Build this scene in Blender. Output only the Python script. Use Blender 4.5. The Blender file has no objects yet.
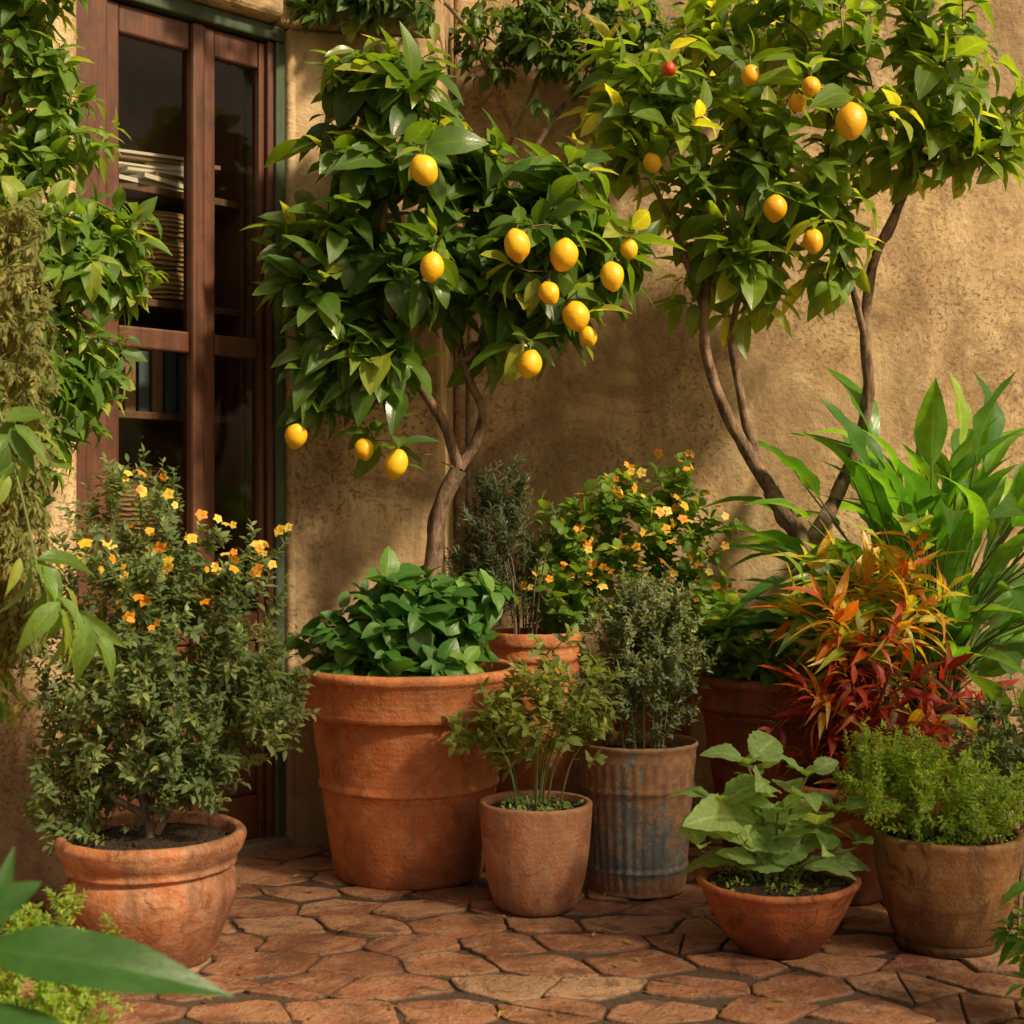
import bpy, math, random
import numpy as np
from mathutils import Vector, Matrix, noise
rng=np.random.default_rng(11); random.seed(5)
scene=bpy.context.scene
def U(a,b,n=None): return rng.uniform(a,b,n)
def nrmz(v): return v/np.maximum(np.linalg.norm(v,axis=-1,keepdims=True),1e-9)

# ---------------------------------------------------------------- node helpers
class NT:
    def __init__(s,name):
        s.m=bpy.data.materials.new(name); s.m.use_nodes=True; s.t=s.m.node_tree; s.t.nodes.clear()
        s.out=s.n('ShaderNodeOutputMaterial')
    def n(s,t,**k):
        x=s.t.nodes.new(t)
        for a,b in k.items(): setattr(x,a,b)
        return x
    def set(s,sock,v):
        if isinstance(v,bpy.types.NodeSocket): s.t.links.new(v,sock)
        else:
            if isinstance(v,tuple) and len(v)==3 and sock.type=='RGBA': v=v+(1,)
            sock.default_value=v
    def math(s,op,a,b=0.0,c=None,clamp=False):
        x=s.n('ShaderNodeMath',operation=op,use_clamp=clamp); s.set(x.inputs[0],a); s.set(x.inputs[1],b)
        if c is not None: s.set(x.inputs[2],c)
        return x.outputs[0]
    def mix(s,f,a,b,blend='MIX'):
        x=s.n('ShaderNodeMix',data_type='RGBA',blend_type=blend); s.set(x.inputs[0],f); s.set(x.inputs[6],a); s.set(x.inputs[7],b); return x.outputs[2]
    def noise(s,scale,detail=4,rough=.55,vec=None,dist=0):
        x=s.n('ShaderNodeTexNoise'); x.inputs['Scale'].default_value=scale; x.inputs['Detail'].default_value=detail
        x.inputs['Roughness'].default_value=rough; x.inputs['Distortion'].default_value=dist
        if vec is not None: s.set(x.inputs['Vector'],vec)
        return x.outputs[0]
    def vor(s,scale,vec=None,feature='F1'):
        x=s.n('ShaderNodeTexVoronoi',feature=feature); x.inputs['Scale'].default_value=scale
        if vec is not None: s.set(x.inputs['Vector'],vec)
        return x.outputs['Distance']
    def ramp(s,f,stops):
        x=s.n('ShaderNodeValToRGB'); e=x.color_ramp.elements
        while len(e)<len(stops): e.new(.5)
        for i,(p,c) in enumerate(stops):
            e[i].position=p; e[i].color=(c+(1,)) if isinstance(c,tuple) else (c,c,c,1)
        s.set(x.inputs[0],f); return x.outputs[0]
    def bump(s,h,strength=.5,dist=.01,normal=None):
        x=s.n('ShaderNodeBump'); x.inputs['Strength'].default_value=strength; x.inputs['Distance'].default_value=dist
        s.set(x.inputs['Height'],h)
        if normal is not None: s.set(x.inputs['Normal'],normal)
        return x.outputs[0]
    def mapr(s,f,a,b,c=0.,d=1.):
        x=s.n('ShaderNodeMapRange'); s.set(x.inputs[0],f)
        for i,v in enumerate((a,b,c,d)): x.inputs[i+1].default_value=v
        return x.outputs[0]
    def pbr(s,col,rough=.7,normal=None,metal=0.,spec=.5):
        x=s.n('ShaderNodeBsdfPrincipled'); s.set(x.inputs['Base Color'],col); s.set(x.inputs['Roughness'],rough)
        s.set(x.inputs['Metallic'],metal); s.set(x.inputs['Specular IOR Level'],spec)
        if normal is not None: s.set(x.inputs['Normal'],normal)
        return x.outputs[0]
    def fin(s,sh): s.t.links.new(sh,s.out.inputs[0]); return s.m
    def coord(s,scale=(1,1,1),which='Object'):
        c=s.n('ShaderNodeTexCoord'); m=s.n('ShaderNodeMapping'); m.inputs['Scale'].default_value=scale
        s.t.links.new(c.outputs[which],m.inputs[0]); return m.outputs[0]
    def sepz(s,v):
        x=s.n('ShaderNodeSeparateXYZ'); s.set(x.inputs[0],v); return x.outputs

def leafmat(name,c1,c2,c3,rough=.42,trans=.3,vein=.35,spec=.45,sidev=14.,stops=None,small=False):
    m=NT(name); a=m.n('ShaderNodeAttribute',attribute_name='lc')
    sp=m.n('ShaderNodeSeparateColor'); m.set(sp.inputs[0],a.outputs['Color'])
    R,G,B=sp.outputs[0],sp.outputs[1],sp.outputs[2]; A=a.outputs['Alpha']
    col=m.ramp(R,stops or [(0,c1),(.45,tuple((x+y)/2 for x,y in zip(c1,c2))),(.8,c2),(.97,c3)])
    nb=None
    if not small:
        au=m.math('ABSOLUTE',m.math('SUBTRACT',G,.5))
        mid=m.mapr(au,.0,.07,1,0)
        sv=m.math('SINE',m.math('MULTIPLY',m.math('SUBTRACT',B,m.math('MULTIPLY',au,.45)),sidev*6.283))
        v=m.math('MAXIMUM',mid,m.mapr(sv,.72,1,0,.35))
        col=m.mix(m.math('MULTIPLY',v,vein),col,m.mix(1.,col,(2.1,1.9,2.2),'MULTIPLY'))
        nz=m.noise(40,1.5)
        col=m.mix(m.mapr(nz,.35,.75,0,.4),col,m.mix(1.,col,(.5,.5,.5),'MULTIPLY'))
        bl=m.math('MULTIPLY',m.mapr(nz,.60,.68),m.mapr(A,.65,.8))
        col=m.mix(m.math('MULTIPLY',bl,.6),col,(.18,.14,.03))
        nb=m.bump(m.math('ADD',m.math('MULTIPLY',v,-1.),nz),.3,.002)
    p=m.pbr(col,m.mapr(A,0,1,rough-.08,rough+.15),nb,0,spec)
    t=m.n('ShaderNodeBsdfTranslucent'); m.set(t.inputs[0],m.mix(1.,col,(2.6,2.2,.6),'MULTIPLY'))
    mx=m.n('ShaderNodeMixShader'); mx.inputs[0].default_value=trans
    m.t.links.new(p,mx.inputs[1]); m.t.links.new(t.outputs[0],mx.inputs[2])
    return m.fin(mx.outputs[0])

def petalmat(name,c1,c2,trans=.35):
    m=NT(name); a=m.n('ShaderNodeAttribute',attribute_name='lc')
    sp=m.n('ShaderNodeSeparateColor'); m.set(sp.inputs[0],a.outputs['Color'])
    col=m.mix(sp.outputs[0],c1,c2); col=m.mix(m.mapr(sp.outputs[2],0,.4,.6,0),col,tuple(x*.6 for x in c1))
    p=m.pbr(col,.55); t=m.n('ShaderNodeBsdfTranslucent'); m.set(t.inputs[0],col)
    mx=m.n('ShaderNodeMixShader'); mx.inputs[0].default_value=trans
    m.t.links.new(p,mx.inputs[1]); m.t.links.new(t.outputs[0],mx.inputs[2]); return m.fin(mx.outputs[0])

def terramat(name,base,dark,pale,pale_amt=.5,stain=.6,wet=0.):
    m=NT(name); v=m.coord()
    n1=m.noise(5,6,.62,v,.5); n2=m.noise(24,6,.7,v); n3=m.noise(150,3,.6,v)
    z=m.sepz(v)[2]
    col=m.mix(m.mapr(n1,.36,.62),base,dark)
    streak=m.noise(9,5,.7,m.coord((1,1,.18)),.3)
    col=m.mix(m.math('MULTIPLY',m.mapr(m.math('ADD',m.math('MULTIPLY',n2,.6),m.math('MULTIPLY',streak,.5)),.50,.66),pale_amt),col,pale)
    low=m.mapr(z,.0,.16,1,0)
    st=m.math('MULTIPLY',m.math('MULTIPLY',low,m.mapr(n1,.28,.5)),stain)
    col=m.mix(st,col,tuple(x*.3 for x in dark))
    st2=m.math('MULTIPLY',m.mapr(streak,.50,.66),stain*.8)
    col=m.mix(st2,col,tuple(x*.4 for x in dark))
    blot=m.math('MULTIPLY',m.mapr(m.noise(13,6,.75,v,1.2),.53,.64),stain*.85)
    col=m.mix(blot,col,tuple(x*.45 for x in dark))
    col=m.mix(m.mapr(n3,.56,.72,0,.45),col,tuple(x*.4 for x in base))
    h=m.math('ADD',m.math('MULTIPLY',n2,.9),m.math('MULTIPLY',n3,.35))
    rg=m.math('MULTIPLY',m.math('SINE',m.math('ADD',m.math('MULTIPLY',z,420),m.math('MULTIPLY',n2,5))),.02)
    nb=m.bump(m.math('ADD',h,rg),.7,.008)
    return m.fin(m.pbr(col,m.mapr(n2,.3,.7,.6-wet,.88-wet),nb,0,.35))

# ---------------------------------------------------------------- mesh helpers
def link(o,parent=None):
    scene.collection.objects.link(o)
    if parent is not None: o.parent=parent
    return o
def empty(name,loc=(0,0,0)):
    e=bpy.data.objects.new(name,None); e.empty_display_size=.1; scene.collection.objects.link(e); e.location=loc; return e
def mesh_np(name,V,F,mat,parent=None,attr=None,smooth=True):
    V=np.asarray(V,np.float32); F=np.asarray(F,np.int32); k=F.shape[1]
    if parent is not None: V=V-np.array(parent.location,np.float32)
    me=bpy.data.meshes.new(name); me.vertices.add(len(V)); me.vertices.foreach_set('co',V.ravel())
    me.loops.add(F.size); me.loops.foreach_set('vertex_index',F.ravel())
    me.polygons.add(len(F)); me.polygons.foreach_set('loop_start',np.arange(0,F.size,k,dtype=np.int32))
    me.polygons.foreach_set('loop_total',np.full(len(F),k,np.int32))
    me.update(calc_edges=True)
    if smooth: me.polygons.foreach_set('use_smooth',np.ones(len(F),bool))
    if attr is not None:
        ca=me.color_attributes.new('lc','FLOAT_COLOR','POINT'); ca.data.foreach_set('color',np.asarray(attr,np.float32).ravel())
    me.materials.append(mat); me.validate()
    return link(bpy.data.objects.new(name,me),parent)
def mesh_py(name,V,F,mat,parent=None,smooth=False,bevel=0,seg=3):
    if parent is not None:
        l=parent.location; V=[(v[0]-l[0],v[1]-l[1],v[2]-l[2]) for v in V]
    me=bpy.data.meshes.new(name); me.from_pydata([tuple(v) for v in V],[],F); me.update()
    if smooth:
        for p in me.polygons: p.use_smooth=True
    me.materials.append(mat); o=link(bpy.data.objects.new(name,me),parent)
    if bevel:
        b=o.modifiers.new('b','BEVEL'); b.width=bevel; b.segments=seg; b.limit_method='ANGLE'; b.angle_limit=math.radians(40)
    return o
def prism(name,poly,z0,z1,mat,parent=None,bevel=0,seg=3):
    n=len(poly); V=[(x,y,z0) for x,y in poly]+[(x,y,z1) for x,y in poly]
    ar=sum(poly[i][0]*poly[(i+1)%n][1]-poly[(i+1)%n][0]*poly[i][1] for i in range(n))
    F=[tuple(range(n-1,-1,-1)),tuple(range(n,2*n))]+[(i,(i+1)%n,n+(i+1)%n,n+i) for i in range(n)]
    if ar<0: F=[tuple(reversed(f)) for f in F]
    return mesh_py(name,V,F,mat,parent,False,bevel,seg)
def lathe(name,prof,loc,mat,parent=None,seg=72,wob=.004,flute=None):
    V=[];F=[];ph=random.uniform(0,9)
    for j,(r,z) in enumerate(prof):
        for i in range(seg):
            a=2*math.pi*i/seg
            rr=r*(1+wob*math.sin(2*a+ph)+wob*.6*math.sin(3*a+ph*2+z*9))
            if r>.05: rr+=.0018*noise.noise(Vector((math.cos(a)*4,math.sin(a)*4,z*16+ph)))
            zz=z+(.0015*noise.noise(Vector((math.cos(a)*7,math.sin(a)*7,ph))) if z>.05 else 0)
            if flute and flute[0]<z<flute[1] and r>flute[4]: rr+=flute[2]*math.cos(a*flute[3])
            V.append((loc[0]+rr*math.cos(a),loc[1]+rr*math.sin(a),loc[2]+zz+wob*r*.8*math.sin(a+ph)*(z>.05)))
    for j in range(len(prof)-1):
        for i in range(seg):
            k=(i+1)%seg; F.append((j*seg+i,j*seg+k,(j+1)*seg+k,(j+1)*seg+i))
    return mesh_np(name,V,F,mat,parent)
def smoothprof(pts,n=5):
    out=[]
    P=[pts[0]]+list(pts)+[pts[-1]]
    for i in range(1,len(P)-2):
        for k in range(n):
            t=k/n; r=[]
            for d in (0,1):
                a,b,c,e=P[i-1][d],P[i][d],P[i+1][d],P[i+2][d]
                r.append(.5*((2*b)+(-a+c)*t+(2*a-5*b+4*c-e)*t*t+(-a+3*b-3*c+e)*t**3))
            out.append((max(r[0],.001),r[1]))
    out.append(pts[-1]); return out

def tpl(nseg=4,ncol=3,width=.45,shape='ovate',fold=.25,bend=.2,wave=0.,serr=0.):
    t=np.linspace(0,1,nseg+1); u=np.linspace(-1,1,ncol)
    if shape=='ovate': w=np.sin(np.pi*t**.8)**.75
    elif shape=='lance': w=np.sin(np.pi*t**.75)**1.0
    elif shape=='strap': w=np.minimum(1,np.minimum(t*5+.15,(1-t)*2.2))**.8
    elif shape=='round': w=np.sqrt(np.clip(1-(2*t-1)**2,0,1))
    elif shape=='obov': w=np.sin(np.pi*t**1.35)**.8
    w=np.maximum(np.nan_to_num(w),.03)
    T,Uu=np.meshgrid(t,u,indexing='ij'); Wd=np.repeat(w[:,None],ncol,1)
    if serr: Wd=Wd*(1+serr*((np.arange(nseg+1)%2)*2-1)[:,None]*(np.abs(Uu)>.9))
    x=Uu*Wd*width/2
    z=fold*np.abs(x)-bend*T**2+wave*np.sin(T*15+Uu*1.5)*np.abs(Uu)*Wd
    y=T*(1-.25*bend*T)
    V=np.stack([x,y,z],-1).reshape(-1,3)
    F=[(i*ncol+j,i*ncol+j+1,(i+1)*ncol+j+1,(i+1)*ncol+j) for i in range(nseg) for j in range(ncol-1)]
    uv=np.stack([(Uu+1)/2,T],-1).reshape(-1,2)
    return V,np.array(F),uv
class Fol:
    def __init__(s): s.V=[];s.F=[];s.A=[];s.n=0
    def add(s,tp,pos,d,n,size,rnd=None,wsc=None):
        N=len(pos)
        if N==0: return
        V,F,uv=tp; size=np.broadcast_to(np.asarray(size,float),(N,))
        y=nrmz(d); x=nrmz(np.cross(y,n)); z=np.cross(x,y)
        w=np.ones(N) if wsc is None else wsc
        P=pos[:,None,:]+size[:,None,None]*(V[None,:,0:1]*x[:,None,:]*w[:,None,None]+V[None,:,1:2]*y[:,None,:]+V[None,:,2:3]*z[:,None,:])
        s.V.append(P.reshape(-1,3)); m=len(V)
        s.F.append((F[None]+(s.n+np.arange(N)*m)[:,None,None]).reshape(-1,4)); s.n+=N*m
        r=rng.random(N) if rnd is None else rnd
        A=np.zeros((N,m,4)); A[:,:,0]=r[:,None]; A[:,:,1]=uv[None,:,0]; A[:,:,2]=uv[None,:,1]; A[:,:,3]=rng.random(N)[:,None]
        s.A.append(A.reshape(-1,4))
    def addv(s,tps,pos,d,n,size,rnd=None):
        g=rng.integers(0,len(tps),len(pos)); size=np.broadcast_to(np.asarray(size,float),(len(pos),))
        for i,t in enumerate(tps):
            k=g==i; s.add(t,pos[k],d[k],n[k],size[k],None if rnd is None else rnd[k],U(.8,1.15,int(k.sum())))
    def build(s,name,mat,parent):
        if not s.V: return
        return mesh_np(name,np.concatenate(s.V),np.concatenate(s.F),mat,parent,np.concatenate(s.A))

def catmull(P,n=6):
    P=[np.array(p,float) for p in P]; Q=[2*P[0]-P[1]]+P+[2*P[-1]-P[-2]]; out=[]
    for i in range(1,len(Q)-2):
        for k in range(n):
            t=k/n; a,b,c,e=Q[i-1],Q[i],Q[i+1],Q[i+2]
            out.append(.5*((2*b)+(-a+c)*t+(2*a-5*b+4*c-e)*t*t+(-a+3*b-3*c+e)*t**3))
    out.append(P[-1]); return np.array(out)
def sweep(P,R,seg=12,rough=.08,store=None):
    P=np.array(P); n=len(P); T=nrmz(np.gradient(P,axis=0)); V=[];F=[]
    ref=np.array([0.3,1,0.1]); 
    for i in range(n):
        x=np.cross(T[i],ref); x/=np.linalg.norm(x)+1e-9; y=np.cross(T[i],x)
        for k in range(seg):
            a=2*math.pi*k/seg; r=R[i]
            if rough: r*=1+rough*noise.noise(Vector((math.cos(a)*1.5,math.sin(a)*1.5,i*.45)))*2.4+rough*.6*math.sin(3*a+i*.12)+rough*1.2*max(0,noise.noise(Vector((i*.8,P[0][0],2))))
            V.append(P[i]+r*(math.cos(a)*x+math.sin(a)*y))
    for i in range(n-1):
        for k in range(seg):
            q=(k+1)%seg; F.append((i*seg+k,i*seg+q,(i+1)*seg+q,(i+1)*seg+k))
    V=np.array(V);F=np.array(F)
    if store is not None: store.append((V,F)); return
    return V,F
def merge(store):
    V=[];F=[];o=0
    for v,f in store: V.append(v);F.append(f+o);o+=len(v)
    return np.concatenate(V),np.concatenate(F)
def segs(P,par,R,k=5):
    P=np.array(P);idx=[i for i in range(len(P)) if par[i]>=0]; idx=np.array(idx); pr=np.array(par)[idx]
    a=P[pr];b=P[idx]; d=nrmz(b-a); b=b+d*R[idx][:,None]*.4
    ref=np.where(np.abs(d[:,2:3])>.9,np.array([[1.,0,0]]),np.array([[0,0,1.]])); x=nrmz(np.cross(d,ref)); y=np.cross(d,x)
    ra=np.minimum(R[pr],R[idx]*1.35); rb=R[idx]
    an=np.arange(k)*2*np.pi/k; ring=np.cos(an)[None,:,None]*x[:,None,:]+np.sin(an)[None,:,None]*y[:,None,:]
    V=np.concatenate([a[:,None]+ring*ra[:,None,None],b[:,None]+ring*rb[:,None,None]],1).reshape(-1,3)
    f=np.array([(j,(j+1)%k,k+(j+1)%k,k+j) for j in range(k)])
    F=(f[None]+(np.arange(len(idx))*2*k)[:,None,None]).reshape(-1,4)
    return V,F
def ell(cs,shell=.35):
    out=[]
    for cx,cy,cz,rx,ry,rz,n in cs:
        v=nrmz(rng.normal(size=(n,3))); r=(shell+(1-shell)*rng.random(n))**(.6)
        r*=U(.8,1.12,n)
        out.append(np.array([cx,cy,cz])+v*r[:,None]*np.array([rx,ry,rz]))
    return np.concatenate(out)
def grow(P0,par0,att,step=.07,jit=.012,sag=.0,pen=.6,kfrom=0):
    P=[np.array(p,float) for p in P0]; par=list(par0)
    A=np.array(P); d=np.array([np.min(np.linalg.norm(A[kfrom:]-a,axis=1)) for a in att]); order=np.argsort(d); tips=[]
    arr=np.zeros((len(P)+len(att)*14,3)); n=len(P); arr[:n]=A; par+= [0]*(len(arr)-n)
    for k in order:
        a=att[k]; q=arr[kfrom:n]; c=np.linalg.norm(q-a,axis=1)+pen*np.maximum(0,q[:,2]-a[2]+.02); i=int(np.argmin(c))+kfrom
        b=arr[i].copy(); L=np.linalg.norm(a-b); m=max(1,min(12,int(math.ceil(L/step)))); pv=i
        for s in range(1,m+1):
            t=s/m; p=b+(a-b)*t+ (rng.normal(size=3)*jit if s<m else 0); p[2]+=sag*math.sin(math.pi*t)*L
            arr[n]=p; par[n]=pv; pv=n; n+=1
        tips.append(pv)
    return arr[:n],par[:n],tips
def radii(P,par,rt,ex=.5,maxr=.02):
    n=len(P); c=np.ones(n)*.0
    hasc=np.zeros(n,bool)
    for i in range(n):
        if par[i]>=0: hasc[par[i]]=True
    c[~hasc]=1
    for i in range(n-1,-1,-1):
        if par[i]>=0: c[par[i]]+=c[i]
    return np.minimum(rt*np.maximum(c,1)**ex,maxr)
SUN=nrmz(np.array([.64,-.52,.66]))
def clusters(fol,P,par,tips,tps,n,L,size,a0=85,a1=30,up=.5,out=.3,droop=.15,center=None,svar=.3,rndb=None,nup=.5,avoid=None,inner=0.,n0=1,lo=-9.,cam=.0):
    P=np.array(P); tips=np.array(tips)
    if inner>0:
        ex=np.array([i for i in range(n0,len(P)) if par[i]>=n0]); 
        if len(ex): ex=ex[(rng.random(len(ex))<inner)&(P[ex,2]>lo)]; tips=np.concatenate([tips,ex])
    tp=P[tips]; pp=P[np.array([par[i] for i in tips])]; d=nrmz(tp-pp)
    c=P[tips].mean(0) if center is None else np.array(center)
    d=nrmz(d+up*np.array([0,0,1])+out*nrmz(tp-c)+rng.normal(size=tp.shape)*.25)
    ref=np.where(np.abs(d[:,2:3])>.95,np.array([[1.,0,0]]),np.array([[0,0,1.]])); x=nrmz(np.cross(d,ref)); y=np.cross(d,x)
    ph=U(0,6.28,len(tp)); M=len(tp); cl=rng.random(M)
    for j in range(n):
        t=(j+.5)/n; an=ph+j*2.399+U(-.3,.3,M); al=np.radians(a0+(a1-a0)*t+U(-14,14,M))
        rad=np.cos(an)[:,None]*x+np.sin(an)[:,None]*y
        dd=d*np.cos(al)[:,None]+rad*np.sin(al)[:,None]; dd[:,2]-=droop*U(.2,1.6,M); dd=nrmz(dd)
        pos=tp-d*L*(1-t)*.9+d*L*.1
        nn=nup*np.array([0,0,1])+.8*SUN+d*.4+rng.normal(size=(M,3))*.36
        s=size*(1+svar*rng.normal(size=M)*.7)*(1-.25*t); s=np.clip(s,size*.4,size*1.5)
        r=np.clip(.55*cl+.45*rng.random(M)+ .12*t+(0 if rndb is None else rndb),0,1)
        keep=rng.random(M)<.93
        if avoid is not None:
            ce=pos+dd*s[:,None]*.5
            for (ax,ay,az,ar) in avoid:
                keep&=~((np.linalg.norm(ce-np.array([ax,ay-.03,az]),axis=1)<ar+s*.32))
        fol.addv(tps,pos[keep],dd[keep],nn[keep],s[keep],r[keep])
def flowers(fol,pos,size,petals=5,tp=None,face=None):
    M=len(pos); ax=nrmz(np.array([.2,-.8,.5])+rng.normal(size=(M,3))*.6) if face is None else face
    ref=np.array([[0,0,1.]]); x=nrmz(np.cross(ax,ref)); y=np.cross(ax,x); rr=rng.random(M); sz=size*U(.6,1.25,M)
    for k in range(petals):
        an=2*math.pi*k/petals+U(-.15,.15,M)
        r=np.cos(an)[:,None]*x+np.sin(an)[:,None]*y; d=r*.9+ax*.35
        fol.add(tp,pos,d,ax,sz,rr)

# ---------------------------------------------------------------- materials
def plaster():
    m=NT('ochre_plaster'); v=m.coord()
    big=m.noise(1.3,5,.6,v,.6); mid=m.noise(5,7,.65,v,.3); fine=m.noise(30,6,.7,v); gr=m.noise(160,3,.6,v)
    col=m.mix(m.mapr(big,.40,.60),(.70,.49,.265),(.42,.27,.14))
    col=m.mix(m.mapr(mid,.42,.68,0,.7),col,(.74,.56,.34))
    streak=m.noise(3,6,.65,m.coord((1.8,1.8,.35)),.6)
    col=m.mix(m.mapr(streak,.48,.68,0,.7),col,(.25,.16,.085))
    col=m.mix(m.mapr(m.noise(2.6,7,.75,v,.8),.47,.61,0,.7),col,(.27,.175,.095))
    col=m.mix(m.mapr(m.noise(9,6,.75,v,1.),.54,.66,0,.55),col,(.25,.16,.085))
    pit=m.math('MULTIPLY',m.mapr(m.noise(62,4,.8,v),.54,.62),m.mapr(m.noise(2.0,4,.6,v),.42,.56))
    col=m.mix(m.math('MULTIPLY',pit,.75),col,(.20,.125,.065))
    z=m.sepz(v)[2]
    low_dark=m.math('MULTIPLY',m.mapr(m.math('ADD',z,m.math('MULTIPLY',mid,.8)),.4,1.4,1,0),.75)  # plaster gets darker towards the base, edge broken up by noise
    col=m.mix(low_dark,col,(.18,.11,.06))
    h=m.math('ADD',m.math('MULTIPLY',mid,1.3),m.math('ADD',m.math('MULTIPLY',fine,.35),m.math('MULTIPLY',gr,.07)))
    h=m.math('SUBTRACT',h,m.math('MULTIPLY',pit,.2))
    return m.fin(m.pbr(col,.88,m.bump(h,.8,.018),0,.2))
def wood(name,c1,c2,rough=.5):
    m=NT(name); v=m.coord((14,14,1.2)); n=m.noise(3,6,.6,v,.8); n2=m.noise(14,4,.6,m.coord())
    col=m.mix(m.mapr(n,.3,.7),c1,c2); col=m.mix(m.mapr(n2,.5,.7,0,.55),col,tuple(x*.4 for x in c1))
    return m.fin(m.pbr(col,m.mapr(n,.3,.7,rough,rough+.2),m.bump(n,.35,.004),0,.4))
def tilemat():
    m=NT('terracotta_paving'); v=m.coord(); a=m.n('ShaderNodeAttribute',attribute_name='lc')
    sp=m.n('ShaderNodeSeparateColor'); m.set(sp.inputs[0],a.outputs['Color'])
    col=m.ramp(sp.outputs[0],[(0,(.23,.08,.04)),(.3,(.34,.135,.068)),(.65,(.43,.195,.10)),(1,(.47,.28,.165))])
    n1=m.noise(3,6,.65,v,.6); n2=m.noise(16,6,.7,v,.3); n3=m.noise(90,4,.65,v)
    col=m.mix(m.mapr(n2,.44,.68,0,.65),col,(.52,.33,.20))
    col=m.mix(m.mapr(n1,.48,.64,0,.75),col,(.16,.068,.038))
    col=m.mix(m.mapr(m.noise(9,6,.75,v,1.),.52,.62,0,.75),col,(.11,.055,.033))
    col=m.mix(m.mapr(n3,.52,.67,0,.65),col,(.14,.07,.04))
    edge=sp.outputs[1]
    col=m.mix(m.math('MULTIPLY',edge,m.mapr(n2,.3,.7,.3,.95)),col,(.085,.05,.03))
    h=m.math('ADD',n2,m.math('MULTIPLY',n3,.5))
    return m.fin(m.pbr(col,m.mapr(n1,.35,.65,.72,.38),m.bump(h,1.,.011),0,.4))
def groutmat():
    m=NT('ground_earth'); v=m.coord(); n=m.noise(60,5,.7,v)
    return m.fin(m.pbr(m.mix(n,(.03,.018,.012),(.13,.08,.05)),.95,m.bump(n,.8,.01)))
def soilmat():
    m=NT('potting_soil'); v=m.coord(); n=m.noise(70,6,.75,v); k=m.vor(120,v)
    return m.fin(m.pbr(m.mix(m.mapr(n,.35,.7),(.022,.012,.007),(.10,.06,.034)),.95,m.bump(m.math('ADD',n,k),1,.012)))
def barkmat(name,c1,c2):
    m=NT(name); v=m.coord((1,1,.3)); n=m.noise(60,6,.75,v,.6); n2=m.noise(14,5,.65,m.coord())
    col=m.mix(m.mapr(n,.38,.62),c1,c2); col=m.mix(m.mapr(n2,.48,.62,0,.6),col,tuple(min(1,x*1.5+.02) for x in c2))
    col=m.mix(m.mapr(m.noise(30,4,.6,m.coord()),.58,.66,0,.5),col,(.12,.13,.08))
    return m.fin(m.pbr(col,.85,m.bump(n,1.,.008),0,.2))
def lemonmat(name,c1,c2,c3):
    m=NT(name); v=m.coord(); n=m.noise(10,3,.5,v); d=m.vor(170,v)
    col=m.mix(m.mapr(n,.35,.7),c1,c2); col=m.mix(m.mapr(m.noise(22,3,.5,v),.62,.75,0,.5),col,c3)
    return m.fin(m.pbr(col,.42,m.bump(d,.3,.0018)))
def galv():
    m=NT('galvanized_steel_rusty'); v=m.coord(); n1=m.noise(7,6,.7,v,.6); n2=m.noise(45,5,.7,v); vo=m.vor(60,v)
    st=m.noise(9,6,.75,m.coord((1.3,1.3,.3)),.6); z=m.sepz(v)[2]
    col=m.mix(m.mapr(vo,0,.8),(.17,.18,.175),(.33,.335,.31)); col=m.mix(m.mapr(n1,.42,.56,0,.8),col,(.13,.165,.175))
    zone=m.math('ADD',m.mapr(z,.18,.29,0,.10),m.mapr(z,.0,.07,.22,0))
    ru=m.mapr(m.math('ADD',m.math('ADD',m.math('MULTIPLY',st,.6),m.math('MULTIPLY',n2,.4)),zone),.505,.575)
    col=m.mix(ru,col,m.mix(m.mapr(n2,.3,.7),(.17,.075,.035),(.38,.21,.11)))
    return m.fin(m.pbr(col,m.mapr(ru,0,1,.55,.9),m.bump(m.math('ADD',n2,ru),.5,.003),m.mapr(ru,0,1,.5,0)))
def glass():
    m=NT('window_glass'); g=m.n('ShaderNodeBsdfGlossy'); g.inputs['Roughness'].default_value=.06; g.inputs[0].default_value=(.7,.72,.68,1)
    t=m.n('ShaderNodeBsdfTransparent'); t.inputs[0].default_value=(.82,.82,.76,1)
    f=m.n('ShaderNodeFresnel'); f.inputs[0].default_value=1.3
    mx=m.n('ShaderNodeMixShader'); m.set(mx.inputs[0],f.outputs[0]); m.t.links.new(t.outputs[0],mx.inputs[1]); m.t.links.new(g.outputs[0],mx.inputs[2])
    return m.fin(mx.outputs[0])
def weave():
    m=NT('wicker_weave'); v=m.coord(); w=m.n('ShaderNodeTexWave'); w.inputs['Scale'].default_value=22; w.bands_direction='Z'; m.set(w.inputs[0],v); w.inputs['Distortion'].default_value=3
    n=m.noise(60,4,.6,m.coord((1,1,3)))
    return m.fin(m.pbr(m.mix(w.outputs[1],(.20,.10,.045),(.60,.40,.19)),.8,m.bump(m.math('ADD',w.outputs[1],n),.8,.008)))
def flat(name,c,r=.8):
    m=NT(name); n=m.noise(20,4); return m.fin(m.pbr(m.mix(n,tuple(x*.75 for x in c),c),r,m.bump(n,.2,.003)))

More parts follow.
